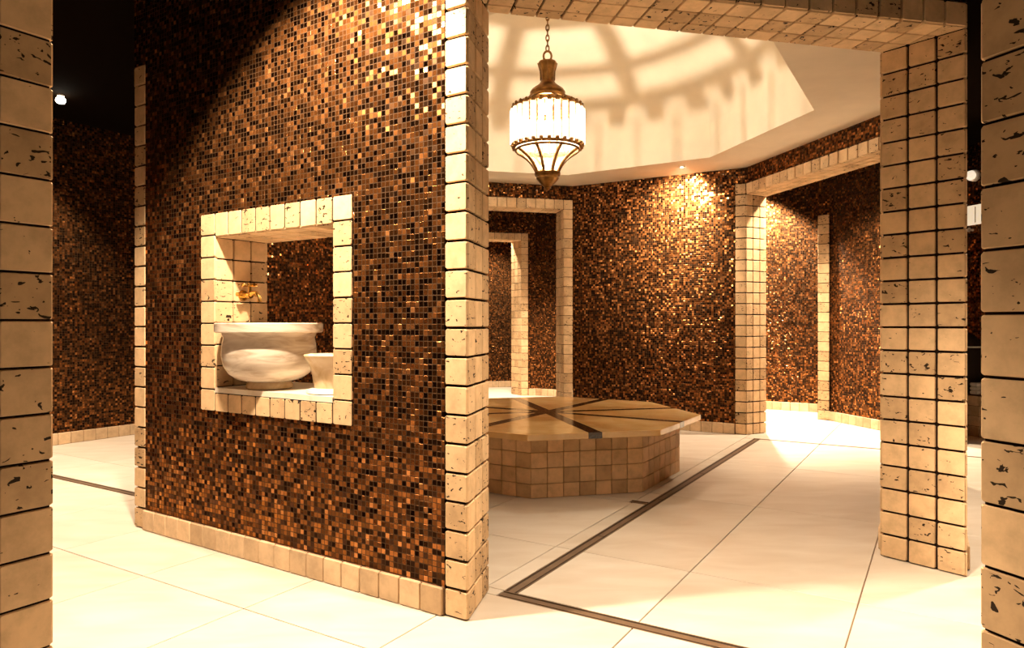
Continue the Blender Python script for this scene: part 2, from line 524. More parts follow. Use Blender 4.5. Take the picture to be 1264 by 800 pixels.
# drain channels in (u, v): u0, u1, v0, v1
DW = 0.056
DRAINS = [
    (1.345, 1.345 + DW, 2.175 + DW, 6.30, 'long dark floor drain running past the bench to the right opening'),
    (-1.30, 1.345 + DW, 2.175, 2.175 + DW, 'brown slotted floor drain crossing the floor in front of the right pillar'),
    (-2.6, 1.345 + DW, 6.30, 6.30 + 0.045, 'thin floor drain crossing the bright floor at the right opening'),
    (3.55, 5.9, 2.33, 2.33 + DW, 'floor drain in the corridor left of the basin wall'),
    (1.345 + DW, 1.50, 3.70, 3.76, 'short drain stub joining the octagonal bench to the long drain'),
]
def subtract(r, d):
    u0, u1, v0, v1 = r; a0, a1, b0, b1 = d
    if a0 >= u1 or a1 <= u0 or b0 >= v1 or b1 <= v0:
        return [r]
    out = []
    if b0 > v0: out.append((u0, u1, v0, b0))
    if b1 < v1: out.append((u0, u1, b1, v1))
    m0, m1 = max(v0, b0), min(v1, b1)
    if a0 > u0: out.append((u0, a0, m0, m1))
    if a1 < u1: out.append((a1, u1, m0, m1))
    return out
PU, PV_ = 0.6125, 1.18
ORI = Vector((0, 0, 0))
for i in range(-9, 13):
    for j in range(-3, 9):
        r0 = (0.255 + PU * i, 0.255 + PU * (i + 1), 1.61 + PV_ * j, 1.61 + PV_ * (j + 1))
        cu, cv = (r0[0] + r0[1]) / 2, (r0[2] + r0[3]) / 2
        w = EU * cu + EV * cv
        if not (-6.6 < w.x < 6.2 and -2.0 < w.y < 12.3) or (w.xy - C).length > 7.6:
            continue
        rects = [r0]
        for d in DRAINS:
            rects = [q for r in rects for q in subtract(r, d[:4])]
        for (u0, u1, v0, v1) in rects:
            if u1 - u0 < 0.01 or v1 - v0 < 0.01: continue
            # EU x EV points down, so run V first
            poly = [(v0, u0), (v1, u0), (v1, u1), (v0, u1)]
            c = EU * ((u0 + u1) / 2) + EV * ((v0 + v1) / 2)
            g = 0.0045
            a, b = (v1 - v0) / 2 - g / 2, (u1 - u0) / 2 - g / 2
            bv = 0.0015
            mb = MB()
            def P(x, y, z): return EV * x + EU * y + UP * z
            q = [(-a, -b), (a, -b), (a, b), (-a, b)]
            q2 = [(x - math.copysign(bv, x), y - math.copysign(bv, y)) for x, y in q]
            mb.add([P(x, y, 0) for x, y in q2] + [P(x, y, -bv) for x, y in q] + [P(x, y, -0.010) for x, y in q],
                   [(0, 1, 2, 3)] + [(r * 4 + k, (r + 1) * 4 + k, (r + 1) * 4 + (k + 1) % 4, r * 4 + (k + 1) % 4) for r in (0, 1) for k in range(4)])
            mb.build('floor_tile', FLOOR_M, floor, loc=c)

for (u0, u1, v0, v1, lab) in DRAINS:
    lu, lv = u1 - u0, v1 - v0
    base = EU * ((u0 + u1) / 2) + EV * ((v0 + v1) / 2)
    root = tag(empty('floor_drain', base + UP * -0.006), lab, 'drain', 'slotted floor drains')
    def bar(x0, x1, y0, y1, z0, z1, nm, mt):
        q = [EU * x + EV * y for x, y in ((x0, y0), (x1, y0), (x1, y1), (x0, y1))]
        MB().prism([(p.x, p.y) for p in q], z0 + 0.006, z1 + 0.006).build(nm, mt, root)
    bar(-lu / 2, lu / 2, -lv / 2, lv / 2, -0.006, -0.0045, 'channel', SLOT)
    e = 0.006
    long_u = lu > lv
    half = (lv if long_u else lu) / 2
    ll = (lu if long_u else lv)
    nseg = max(1, round(ll / 0.8))
    def strip(a0, a1, b0, b1, z0, z1, nm, mt):
        if long_u: bar(a0, a1, b0, b1, z0, z1, nm, mt)
        else: bar(b0, b1, a0, a1, z0, z1, nm, mt)
    for s in (-1, 1):
        b0, b1 = sorted((s * half, s * (half - 0.005)))
        strip(-ll / 2, ll / 2, b0, b1, -0.0045, -0.001, 'edge_rail', STEEL)
    for k in range(nseg):
        a0 = -ll / 2 + ll * k / nseg + 0.002; a1 = -ll / 2 + ll * (k + 1) / nseg - 0.002
        strip(a0, a1, -half + 0.014, half - 0.014, -0.0045, -0.002, 'cover_strip', STEEL)

# ---------------------------------------------------------------- octagon: mosaic sides
def side_wall(name, a0, a1, label, strip0=True, strip1=True, window=None):
    """mosaic wall between corners a0 and a1; leaves room for the corner posts"""
    so = (VO[a1] - VO[a0]); si = (VI[a1] - VI[a0])
    lo, li = so.length, si.length
    so.normalize(); si.normalize()
    o0 = VO[a0] + so * (BAND if strip0 else 0); o1 = VO[a1] - so * (BAND if strip1 else 0)
    i0 = VI[a0] + si * (BAND if strip0 else 0); i1 = VI[a1] - si * (BAND if strip1 else 0)
    mb = MB()
    if window is None:
        mb.prism([o0, o1, i1, i0], 0, TOP_H)
    else:
        s0, s1, z0, z1 = window        # measured along the outer face from a0
        w0, w1 = VO[a0] + so * s0, VO[a0] + so * s1
        nrm = Vector((-so.y, so.x))
        if nrm.dot(C - w0) < 0: nrm = -nrm
        def to_inner(p):
            t = (i0 - p).dot(Vector((-si.y, si.x))) / nrm.dot(Vector((-si.y, si.x)))
            return p + nrm * t
        x0, x1 = to_inner(w0), to_inner(w1)
        mb.prism([o0, w0, x0, i0], 0, TOP_H)
        mb.prism([w1, o1, i1, x1], 0, TOP_H)
        mb.prism([w0, w1, x1, x0], 0, z0)
        mb.prism([w0, w1, x1, x0], z1, TOP_H)
    mb.prism([VO[a0], VO[a1], VI[a1], VI[a0]], TOP_H, CEIL_OUT)
    w = mb.build(name, MOSAIC, uv=True)
    tag(w, label, 'wall', kind='structure')
    return w, (o0, o1, i0, i1)
def baseboard(name, p, q, outward_from, label, h=0.098, kind='smooth', gap=0.004):
    """a row of skirting tiles from p to q, facing away from the point outward_from"""
    d = q - p; ln = d.length; U = v3(d.normalized())
    nn = U.cross(UP).xy
    if nn.dot((p + q) / 2 - outward_from) < 0:
        p, q = q, p; U = -U; nn = -nn
    pn = p + nn * 0.006; qn = q + nn * 0.006
    b = MB().prism([p - nn * 0.004, q - nn * 0.004, qn, pn], 0.0, h - 0.002).build(name, GROUT_TAN)
    tag(b, label, 'baseboard', kind='structure')
    n = max(1, round(ln / 0.100))
    lay(b, v3(p) + v3(nn) * 0.014, U, UP, n, 1, ln / n, h, gap=gap, kind=kind)
    return b

WIN = (0.600, 1.440, 0.660, 1.445)     # hole for the tiled window core (outer face, from the centre pillar)
s1w, s1p = side_wall('wall_basin_window', 189, 234, 'copper mosaic wall pierced by the tiled basin window', window=WIN)
s5w, s5p = side_wall('wall_back', 9, 54, 'copper mosaic wall behind the bench with a golden glare at the top', strip0=False)
s3w, s3p = side_wall('wall_back_left', 279, 324, 'dark copper mosaic wall seen through the basin window', strip1=False)
s7w, s7p = side_wall('wall_right', 99, 144, 'copper mosaic wall running back behind the right tiled pillar')
baseboard('baseboard_basin_wall', s1p[0], s1p[1], C, 'tile skirting along the foot of the basin window wall')
baseboard('baseboard_basin_wall_inside', s1p[2], s1p[3], (s1p[0] + s1p[1]) / 2, 'tile skirting on the room side of the basin window wall')
baseboard('baseboard_back', s5p[2], s5p[3], (s5p[0] + s5p[1]) / 2, 'tile skirting below the mosaic wall behind the bench')
baseboard('baseboard_back_left', s3p[2], s3p[3], (s3p[0] + s3p[1]) / 2, 'tile skirting below the dark mosaic wall left of the bench')
baseboard('baseboard_right', s7p[0], s7p[1], C, 'tile skirting outside the wall behind the right pillar')
baseboard('baseboard_right_inside', s7p[2], s7p[3], (s7p[0] + s7p[1]) / 2, 'tile skirting inside the room by the right pillar')

# corner posts
pillar('trim_1', 189, 234, 'beige travertine tile pillar at the near end of the basin wall')
pillar('trim_2', 144, 99, 'travertine pillar three tiles wide at the right edge of the big opening')
pillar('trim_3', 54, 9, 'travertine jamb between the back wall and the right opening')
pillar('trim_4', 99, 144, 'travertine jamb hidden behind the right pillar')
pillar('trim_5', 234, 189, 'narrow travertine edge at the far left end of the basin wall')
pillar('trim_6', 279, 324, 'travertine jamb of the left opening behind the basin wall')

# ---------------------------------------------------------------- lintels over the openings
def lintel(name, a0, a1, label, wname, wlabel):
    o0, o1, i0, i1 = VO[a0], VO[a1], VI[a0], VI[a1]
    body = MB().prism(inset_poly([o0, o1, i1, i0], INS), DOOR_H + INS, TOP_H).build(name, GROUT)
    tag(body, label, 'lintel', kind='structure')
    w = MB().prism([o0, o1, i1, i0], TOP_H + 0.0005, CEIL_OUT).build(wname, MOSAIC, uv=True)
    tag(w, wlabel, 'wall', kind='structure')
    # faces
    for p, q, cen in ((o0, o1, (i0 + i1) / 2), (i0, i1, (o0 + o1) / 2)):
        d = q - p; U = v3(d.normalized()); ln = d.length
        if U.cross(UP).xy.dot((p + q) / 2 - cen) < 0:
            p, q = q, p; U = -U
        n = round(ln / BAND)
        lay(body, v3(p, DOOR_H), U, UP, n, 1, ln / n, TOP_H - DOOR_H)
    # underside
    e = (o1 - o0); ln = e.length; e.normalize()
    nin = Vector((-e.y, e.x))
    if nin.dot(C - o0) < 0: nin = -nin
    dep = (i0 - o0).dot(nin)
    def loc2(p): return ((p - o0).dot(e), (p - o0).dot(nin))
    quad = [loc2(o0), loc2(o1), loc2(i1), loc2(i0)]
    n = round(ln / BAND); pu = ln / n; pd = dep / 3
    # frame: normal must point down
    E3, N3 = v3(e), v3(nin)
    down = E3.cross(N3).z < 0
    for i in range(n):
        for j in range(3):
            cell = [(pu * i, pd * j), (pu * (i + 1), pd * j), (pu * (i + 1), pd * (j + 1)), (pu * i, pd * (j + 1))]
            pc = clip(cell, quad)
            if len(pc) < 3 or area2(pc) < 0.0012:
                continue
            if abs(area2(pc) - pu * pd) < 1e-5:
                c = v3(o0, DOOR_H) + E3 * (pu * (i + .5)) + N3 * (pd * (j + .5))
                if down: put_tile(body, c, E3, N3, pu - 0.007, pd - 0.007)
                else: put_tile(body, c, N3, E3, pd - 0.007, pu - 0.007)
            else:
                if down: poly_tile(body, pc, v3(o0, DOOR_H), E3, N3, 0.007, TRAV)
                else: poly_tile(body, [(b, a) for a, b in pc][::-1], v3(o0, DOOR_H), N3, E3, 0.007, TRAV)
    return body
lintel('trim_7', 144, 189, 'tiled travertine lintel across the top of the big opening', 'wall_above_opening', 'strip of mosaic wall above the big opening lintel')
lintel('trim_8', 54, 99, 'tiled travertine lintel over the right-hand opening', 'wall_above_right_opening', 'mosaic band between the right lintel and the ceiling')
lintel('trim_9', 234, 279, 'dark tiled lintel over the left opening behind the basin wall', 'wall_above_left_opening', 'mosaic band above the left opening')

# doorway straight behind the bench (side 324 - 9), jambs on its own face
def doorway(name, p_in, q_in, depth_vec, h_open, h_wall, label, wname, wlabel, jl=BAND, splay=0.0):
    """p_in, q_in: the two front bottom corners of the wall piece holding the opening; the border is one tile wide"""
    e = (q_in - p_in); ln = e.length; e.normalize()
    E3 = v3(e); D3 = v3(depth_vec)
    def prism4(s0, s1, z0, z1, mb, ins=0.0, b0=None, b1=None):
        b0 = s0 if b0 is None else b0; b1 = s1 if b1 is None else b1
        q = [p_in + e * s0, p_in + e * s1, p_in + e * b1 + depth_vec, p_in + e * b0 + depth_vec]
        if ins: q = inset_poly(q, ins)
        mb.prism(q, z0, z1)
    mb = MB()
    prism4(0, jl, 0, h_open + BAND - 0.004, mb, INS, b1=jl + splay)
    prism4(ln - jl, ln, 0, h_open + BAND - 0.004, mb, INS, b0=ln - jl - splay)
    prism4(0, ln, h_open + INS, h_open + BAND - 0.004, mb, INS)
    body = mb.build(name, GROUT)
    tag(body, label, 'doorway', kind='structure')
    mw = MB(); prism4(0, ln, h_open + BAND, h_wall, mw)
    wl = mw.build(wname, MOSAIC, uv=True); tag(wl, wlabel, 'wall', kind='structure')
    nr = round(h_open / BAND); pz = h_open / nr
    front = E3.cross(UP)
    sgn = -1 if front.dot(D3) > 0 else 1     # +1: E x UP faces the viewer
    def fld(p, U, nu, nv, pu, pv, z):
        lay(body, v3(p, z), U, UP, nu, nv, pu, pv, gap=0.005)
    if sgn > 0:
        fld(p_in, E3, 1, nr + 1, jl, (h_open + BAND) / (nr + 1), 0)
        fld(q_in - e * jl, E3, 1, nr + 1, jl, (h_open + BAND) / (nr + 1), 0)
        n = round((ln - 2 * jl) / BAND); fld(p_in + e * jl, E3, n, 1, (ln - 2 * jl) / n, BAND, h_open)
        # reveals
        a = p_in + e * jl; b = a + e * splay + depth_vec
        d = (b - a); m = max(1, round(d.length / BAND)); fld(a, v3(d.normalized()), m, nr, d.length / m, pz, 0)
        a = q_in - e * jl; b = a - e * splay + depth_vec
        d = (a - b); m = max(1, round(d.length / BAND)); fld(b, v3(d.normalized()), m, nr, d.length / m, pz, 0)
        # underside
        m = max(1, round(D3.length / BAND)); pd = D3.length / m
        DN = D3.normalized()
        for i in range(n):
            for j in range(m):
                pu = (ln - 2 * jl) / n
                c = v3(p_in, h_open) + E3 * (jl + pu * (i + .5)) + DN * (pd * (j + .5))
                if E3.cross(DN).z < 0: put_tile(body, c, E3, DN, pu - .005, pd - .005)
                else: put_tile(body, c, DN, E3, pd - .005, pu - .005)
    return body
p, q = VI[324], VI[9]
nd = dr(346.5) * 0.255
doorway('door_1', p, q, nd, DOOR_H, CEIL_OUT, 'tall doorway framed in travertine tiles straight behind the bench', 'wall_above_door', 'mosaic band above the doorway behind the bench')

# ---------------------------------------------------------------- the basin window: tiled frame and reveals
so = (VO[234] - VO[189]).normalized(); O189 = VO[189]
si = (VI[234] - VI[189]).normalized()
n_in = Vector((-so.y, so.x))
if n_in.dot(C - O189) < 0: n_in = -n_in
WS0, WS1, WZ0, WZ1 = 0.535, 1.492, 0.612, 1.492   # outside of the tile border
F = 0.107
win = empty('window_1', v3(O189 + so * ((WS0 + WS1) / 2), WZ0))
tag(win, 'square window opening bordered with cream tiles holding the stone basin', 'window', kind='structure')
def wpt(s, dpt, z): return v3(O189 + so * s + n_in * dpt, z)
THK = (VI[189] - O189).dot(n_in)
org = win.location
def wbox(s0, s1, d0, d1, z0, z1, nm, mt, parent=win):
    q = [wpt(s0, d0, 0), wpt(s1, d0, 0), wpt(s1, d1, 0), wpt(s0, d1, 0)]
    o = MB().prism([((p - org).x, (p - org).y) for p in q], z0 - org.z, z1 - org.z).build(nm, mt, parent)
    return o
mbw = MB()
def core(s0, s1, z0, z1):
    q = [wpt(s0, 0.002, 0), wpt(s1, 0.002, 0), wpt(s1, THK - 0.002, 0), wpt(s0, THK - 0.002, 0)]
    mbw.prism([((p - org).x, (p - org).y) for p in q], z0 - org.z, z1 - org.z)
core(WIN[0], WS0 + F - INS, WIN[2], WIN[3]); core(WS1 - F + INS, WIN[1], WIN[2], WIN[3])
core(WS0 + F - INS, WS1 - F + INS, WIN[2], WZ0 + F - INS); core(WS0 + F - INS, WS1 - F + INS, WZ1 - F + INS, WIN[3])
mbw.build('frame_core', GROUT, win)
# backing plates behind the two borders
for dd0, dd1 in ((-0.004, 0.004), (THK - 0.004, THK + 0.004)):
    mbp = MB()
    for (s0, s1, z0, z1) in ((WS0 + .003, WS0 + F - INS, WZ0 + .003, WZ1 - .003), (WS1 - F + INS, WS1 - .003, WZ0 + .003, WZ1 - .003),
                             (WS0 + F - INS, WS1 - F + INS, WZ0 + .003, WZ0 + F - INS), (WS0 + F - INS, WS1 - F + INS, WZ1 - F + INS, WZ1 - .003)):
        q = [wpt(s0, dd0, 0), wpt(s1, dd0, 0), wpt(s1, dd1, 0), wpt(s0, dd1, 0)]
        mbp.prism([((p - org).x, (p - org).y) for p in q], z0 - org.z, z1 - org.z)
    mbp.build('border_backing', GROUT, win)
S3 = v3(so); D3n = v3(n_in)
def wtile(c, U, V, w, h):
    o = put_tile(win, c - org, U, V, w, h, 'trav')
    return o
def wfield(c0, U, V, nu, nv, pu, pv, gap=0.006):
    for i in range(nu):
        for j in range(nv):
            wtile(c0 + U * (pu * (i + .5)) + V * (pv * (j + .5)), U, V, pu - gap, pv - gap)
nv = 9
for dpt, U, cs in ((-0.005, -S3, 1), (THK + 0.005, S3, 0)):
    def at(s, z): return wpt(s, dpt, z)
    left = WS1 if cs else WS0
    sg = -1 if cs else 1
    # vertical borders
    for k in (0, 1):
        st = (WS1 if k == 0 else WS0 + F) if cs else (WS0 if k == 0 else WS1 - F)
        wfield(at(st, WZ0), U, UP, 1, nv, F, (WZ1 - WZ0) / nv)
    st = (WS1 - F) if cs else (WS0 + F)
    nh = 8; ph = (WS1 - WS0 - 2 * F) / nh
    wfield(at(st, WZ1 - F), U, UP, nh, 1, ph, F)
    wfield(at(st, WZ0), U, UP, nh, 1, ph, F - 0.022)
D0 = -0.005; DL = THK + 0.010
ih = WZ1 - WZ0 - 2 * F
wfield(wpt(WS1 - F, D0, WZ0 + F), D3n, UP, 3, 7, DL / 3, ih / 7)            # far jamb: faces the near jamb
wfield(wpt(WS0 + F, D0 + DL, WZ0 + F), -D3n, UP, 3, 7, DL / 3, ih / 7)
wfield(wpt(WS0 + F, D0, WZ1 - F), S3, D3n, 7, 3, (WS1 - WS0 - 2 * F) / 7, DL / 3) if S3.cross(D3n).z < 0 else wfield(wpt(WS0 + F, D0, WZ1 - F), D3n, S3, 3, 7, DL / 3, (WS1 - WS0 - 2 * F) / 7)
SILL_Z = WZ0 + F
wbox(WS0 + F, WS1 - F, -0.006, THK + 0.12, SILL_Z - 0.022, SILL_Z, 'sill', SILL)

# ---------------------------------------------------------------- outer walls of the bath
def line_pt(na, dist, t):
    """a point on the outer wall with outward normal na at distance dist from the room's centre, t along na+90"""
    return C + dr(na) * dist + dr(na + 90) * t
def meet(n1, d1, n2, d2):
    a, b = dr(n1), dr(n2)
    r1, r2 = C.dot(a) + d1, C.dot(b) + d2
    det = a.x * b.y - a.y * b.x
    return Vector(((r1 * b.y - r2 * a.y) / det, (a.x * r2 - b.x * r1) / det))
def thick_wall(name, p, q, out, label, z0=0.0, z1=CEIL_OUT, base=None):
    w = MB().prism([p, q, q + out, p + out], z0, z1).build(name, MOSAIC, uv=True)
    tag(w, label, 'wall', kind='structure')
    if base:
        baseboard(base[0], p, q, (p + q) / 2 + out, base[1])
    return w
T = 0.25
dL, dB, dK, dQ = 3.89, 4.80, 4.27, 3.55
A = Vector((-0.958, 1.463)); B = Vector((0.721, 1.080))
v_LB = meet(301.5, dL, 346.5, dB)
v_BK = meet(346.5, dB, 31.5, dK)
v_2L = meet(256.5, 3.9, 301.5, dL)
v_12 = meet(211.5, 3.56, 256.5, 3.9)
thick_wall('wall_far_left', v_2L, v_LB, dr(301.5) * T, 'dark mosaic corridor wall at the far left with a tile skirting', base=('baseboard_far_left', 'tile skirting along the far left corridor wall'))
thick_wall('wall_left_corridor', v_12, v_2L, dr(256.5) * T, 'mosaic corridor wall left of the front passage')
# far wall with the second doorway
e = (v_BK - v_LB).normalized()
def s_at_px(x):   # where the ray through image column x meets the far wall (plan only)
    r = (x - 632.0) / 866.0
    n = dr(346.5); Z = (C.dot(n) + dB) / (n.dot(Vector((r, 1))))
    return (Vector((r * Z, Z)) - v_LB).dot(e)
sR = s_at_px(652); wd = 1.25
dp0 = v_LB + e * (sR - wd); dp1 = v_LB + e * sR
thick_wall('wall_far_back_right', dp1, v_BK, dr(346.5) * T, 'copper mosaic wall right of the far white-edged doorway', base=('baseboard_far_back_right', 'tile skirting right of the far doorway'))
thick_wall('wall_far_back_left', v_LB, dp0, dr(346.5) * T, 'mosaic wall left of the far doorway')
doorway('door_2', dp0, dp1, dr(346.5) * T, DOOR_H, CEIL_OUT, 'farthest doorway edged with white-lit travertine tiles', 'wall_above_far_door', 'dark mosaic above the farthest doorway', splay=0.085)
# room beyond the far doorway
r0 = line_pt(346.5, dB + 1.35, -2.2); r1 = line_pt(346.5, dB + 1.35, 2.2)
thick_wall('wall_beyond', r0, r1, dr(346.5) * T, 'mosaic wall at the end of the view through both doorways', base=('baseboard_beyond', 'tile skirting at the end of the view through both doorways'))
# wall beyond the right opening
q0 = Vector((3.205, 7.355)); q1 = Vector((3.296, 7.283))
kq = meet(31.5, dK, 76.5, dQ + 1.2)
thick_wall('wall_beyond_right', v_BK, kq, dr(31.5) * T, 'copper mosaic wall lit by a spotlight beyond the right opening', base=('baseboard_beyond_right', 'tile skirting on the bright wall beyond the right opening'))
e76 = dr(166.5)
q2 = q1 + e76 * 1.40
stub = MB().prism([q0 + dr(31.5) * 0.012, q1 + dr(31.5) * 0.012, q2, q2 + dr(76.5) * 0.18, q0 + dr(31.5) * 0.25 + dr(121.5) * 0.06], 0, CEIL_OUT).build('wall_corridor_right', MOSAIC, uv=True)
tag(stub, 'dark mosaic corridor wall right of the single tile strip', 'wall', kind='structure')
strip_b = MB().prism([q0 - dr(31.5) * 0.0, q1 - dr(31.5) * 0.0, q1 + dr(31.5) * 0.011, q0 + dr(31.5) * 0.011], 0, 2.14).build('trim_10', GROUT)
tag(strip_b, 'upright strip of single travertine tiles between two mosaic walls', 'trim', kind='structure')
dq = (q1 - q0)
lay(strip_b, v3(q0) - v3(dr(31.5)) * 0.008, v3(dq.normalized()), UP, 1, 21, dq.length, 2.14 / 21, gap=0.006)
baseboard('baseboard_corridor_right', q1, q2, (q1 + q2) / 2 + dr(76.5), 'tile skirting right of the single tile strip')
# recess on the right, seen in the slit beside the near pillar
rp0 = line_pt(76.5, dQ + 0.85, -2.0); rp1 = line_pt(76.5, dQ + 0.85, 3.2)
thick_wall('wall_far_right', rp0, rp1, dr(76.5) * T, 'dark wall glimpsed in the slit beside the near right pillar', base=('baseboard_far_right', 'tile skirting glimpsed in the slit beside the near right pillar'))
rp2 = line_pt(166.5, 3.825, -0.45)
# near passage: the two near pillars
def near_pillar(name, corner, rev_dir, wall_dir, nrm_hint, label, phase, nrows, ncol=3):
    """corner post of the front passage; rev_dir runs from the corner back towards the viewer"""
    w = BAND * ncol
    a = corner; b = corner + rev_dir * w
    c = b + wall_dir * 0.8; d = corner + wall_dir * 0.8
    body = MB().prism(inset_poly([a, b, c, d], 0.004), 0, CEIL_OUT).build(name, GROUT)
    tag(body, label, 'pillar', kind='structure')
    U = v3(rev_dir)
    p = a
    if U.cross(UP).xy.dot(nrm_hint) < 0:
        p = b; U = -U
    rows = int(CEIL_OUT / 0.0968)
    for i in range(ncol):
        for j in range(-1, rows):
            z0 = max(0.0, phase + 0.0968 * j); z1 = min(CEIL_OUT, phase + 0.0968 * (j + 1))
            if z1 - z0 < 0.02: continue
            cc = v3(p) + U * (BAND * (i + .5)) + UP * ((z0 + z1) / 2)
            put_tile(body, cc, U, UP, BAND - 0.0045, z1 - z0 - 0.0045, 'near')
    # room-side face: one column of edge tiles
    U = v3(wall_dir); p = a
    if U.cross(UP).xy.dot((a + d) / 2 - (b + c) / 2) < 0:
        p = a + wall_dir * BAND; U = -U
    for j in range(-1, rows):
        z0 = max(0.0, phase + 0.0968 * j); z1 = min(CEIL_OUT, phase + 0.0968 * (j + 1))
        if z1 - z0 < 0.02: continue
        put_tile(body, v3(p) + U * (BAND * .5) + UP * ((z0 + z1) / 2), U, UP, BAND - 0.0045, z1 - z0 - 0.0045, 'near')
    return body
near_pillar('trim_11', A, -dr(31.5), dr(-58.5), dr(121.5), 'dim pitted travertine pillar at the left edge of the picture', 0.040, 27)
near_pillar('trim_12', B, dr(159), dr(76.5), dr(249), 'dim pitted travertine pillar at the right edge of the picture', 0.048, 27, 4)
thick_wall('wall_front_left', A + dr(-58.5) * 0.8, v_12, dr(211.5) * T, 'mosaic wall beyond the near left pillar')
pr = B + dr(76.5) * 0.8
pe = meet(166.5, 3.825, 76.5, dQ + 0.85)
thick_wall('wall_front_right', pr, pe, dr(166.5) * T, 'mosaic wall beyond the near right pillar')
# behind the viewer
thick_wall('wall_behind_left', A - dr(31.5) * 0.3 + dr(-58.5) * 0.5, A - dr(31.5) * 0.3 + dr(-58.5) * 0.5 + Vector((-0.4, -2.6)), Vector((-T, 0)), 'side wall of the front passage left of the viewer')

# ---------------------------------------------------------------- ceilings
angs = list(range(9, 369, 45))
def ring_mesh(ra, rb, z):
    vs_ = [(p.x, p.y, z) for p in ra] + [(p.x, p.y, z) for p in rb]
    n = len(ra)
    return vs_, [(i, (i + 1) % n, n + (i + 1) % n, n + i) for i in range(n)]
TR = 1.765
tray = [vtx(TR, a) for a in angs]
inn = [VI[a] + (VO[a] - VI[a]) * 0.4 for a in angs]
# room ceiling: flat octagonal ring with an upstand (the tray) carrying the dome
ZB = 2.70
vs1, fs1 = ring_mesh(inn, tray, CEIL_IN)
mb = MB().add(vs1, fs1)
n8 = 8
mb.add([(p.x, p.y, CEIL_IN) for p in tray] + [(p.x, p.y, ZB) for p in tray], [(i, (i + 1) % 8, 8 + (i + 1) % 8, 8 + i) for i in range(8)])
mb.add([(p.x, p.y, ZB) for p in tray] + [(p.x, p.y, ZB) for p in inn], [(i, (i + 1) % 8, 8 + (i + 1) % 8, 8 + i) for i in range(8)])
cr = mb.build('ceiling', PLASTER)
tag(cr, 'cream ceiling ring with an octagonal raised tray around the dome', 'ceiling', kind='structure')
# dome
vs_, fs = [], []
NT, NZ = 96, 20
def oct_r(th):
    a = (math.degrees(th) - 9) % 45 - 22.5
    return TR * math.cos(R(22.5)) / math.cos(R(a))
for j in range(NZ + 1):
    t = j / NZ
    rr = math.cos(t * math.pi / 2) if j < NZ else 0.004
    z = ZB + 0.86 * math.sin(t * math.pi / 2)
    for k in range(NT):
        th = 2 * math.pi * k / NT + R(9)
        w = max(0.0, 1 - 1.6 * t)
        rad = rr * (oct_r(th) * w + TR * 0.962 * (1 - w))
        vs_.append((C.x + rad * math.sin(th), C.y + rad * math.cos(th), z))
for j in range(NZ):
    for k in range(NT):
        k2 = (k + 1) % NT
        fs.append((j * NT + k, j * NT + k2, (j + 1) * NT + k2, (j + 1) * NT + k))
dome = MB().add(vs_, fs).build('ceiling_dome', PLASTER, smooth=True)
tag(dome, 'cream plaster dome above the lantern catching its star-shaped shadows', 'dome', kind='structure')
# corridor ceiling
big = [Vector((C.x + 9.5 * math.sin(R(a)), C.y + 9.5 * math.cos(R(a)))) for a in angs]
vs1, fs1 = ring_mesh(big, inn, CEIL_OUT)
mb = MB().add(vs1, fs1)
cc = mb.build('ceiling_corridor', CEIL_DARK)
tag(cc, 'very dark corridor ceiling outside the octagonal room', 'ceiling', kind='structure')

# ---------------------------------------------------------------- the octagonal bench
bench = tag(empty('marble_bench', v3(C)), 'octagonal bench under the lantern, tiled base and marble top with dark spokes', 'bench')
BR, BT = 0.900, 1.040
BZ, BTOP = 0.352, 0.388
bv_ = [BR * dr(a) for a in angs]
MB().prism(inset_poly([(p.x, p.y) for p in bv_], 0.008), 0, BZ).build('base_core', plain('bench_grout', (0.42, 0.28, 0.155), 0.9), bench)
for k in range(8):
    p, q = bv_[k], bv_[(k + 1) % 8]
    d = q - p; U = v3(d.normalized())
    if U.cross(UP).xy.dot(p) < 0:
        p, q = q, p; U = -U
    nn = 7; pu = d.length / nn
    rows = [0.0, 0.082, 0.172, 0.262, BZ]
    for i in range(nn):
        for j in range(4):
            h = rows[j + 1] - rows[j]
            put_tile(bench, v3(p, (rows[j] + rows[j + 1]) / 2) + U * (pu * (i + .5)), U, UP, pu - 0.0025, h - 0.0025, 'bench', proud=0.001)
HW = 0.040
apo = BT * math.cos(R(22.5))
for a in angs:
    bis = dr(a)
    m0, m1 = apo * dr(a - 22.5), apo * dr(a + 22.5)
    t0 = dr(a - 22.5 + 90); t1 = dr(a + 22.5 - 90)
    poly = [bis * ((HW + .001) / math.sin(R(22.5))), m0 + t0 * (HW + .001), BT * bis, m1 + t1 * (HW + .001)]
    sl = MB().prism([(p.x, p.y) for p in poly], BZ, BTOP).build('marble_slab', MARBLE_TOP, bench, bevel=0.003)
ri = HW / math.tan(R(22.5))
for k in range(8):
    d = dr(angs[k] + 22.5); t = Vector((d.y, -d.x))
    poly = [d * ri + t * HW, d * ri - t * HW, d * (apo - 0.0) - t * HW, d * (apo - 0.0) + t * HW]
    st = MB().prism([(p.x, p.y) for p in poly], BZ, BTOP - 0.0008).build('inlay_strip', DARK_INLAY, bench)
    st['label'] = 'dark inlaid stone strip'
rc = HW / math.sin(R(22.5))
hub = MB().prism([tuple(rc * dr(a)) for a in angs], BZ, BTOP - 0.0008).build('inlay_hub', DARK_INLAY, bench)

# ---------------------------------------------------------------- the lantern
lan = tag(empty('hanging_lantern', v3(C, 1.93)), 'brass hanging lantern with a drum of lit glass rods', 'lantern')
def lz(z): return z - 1.93
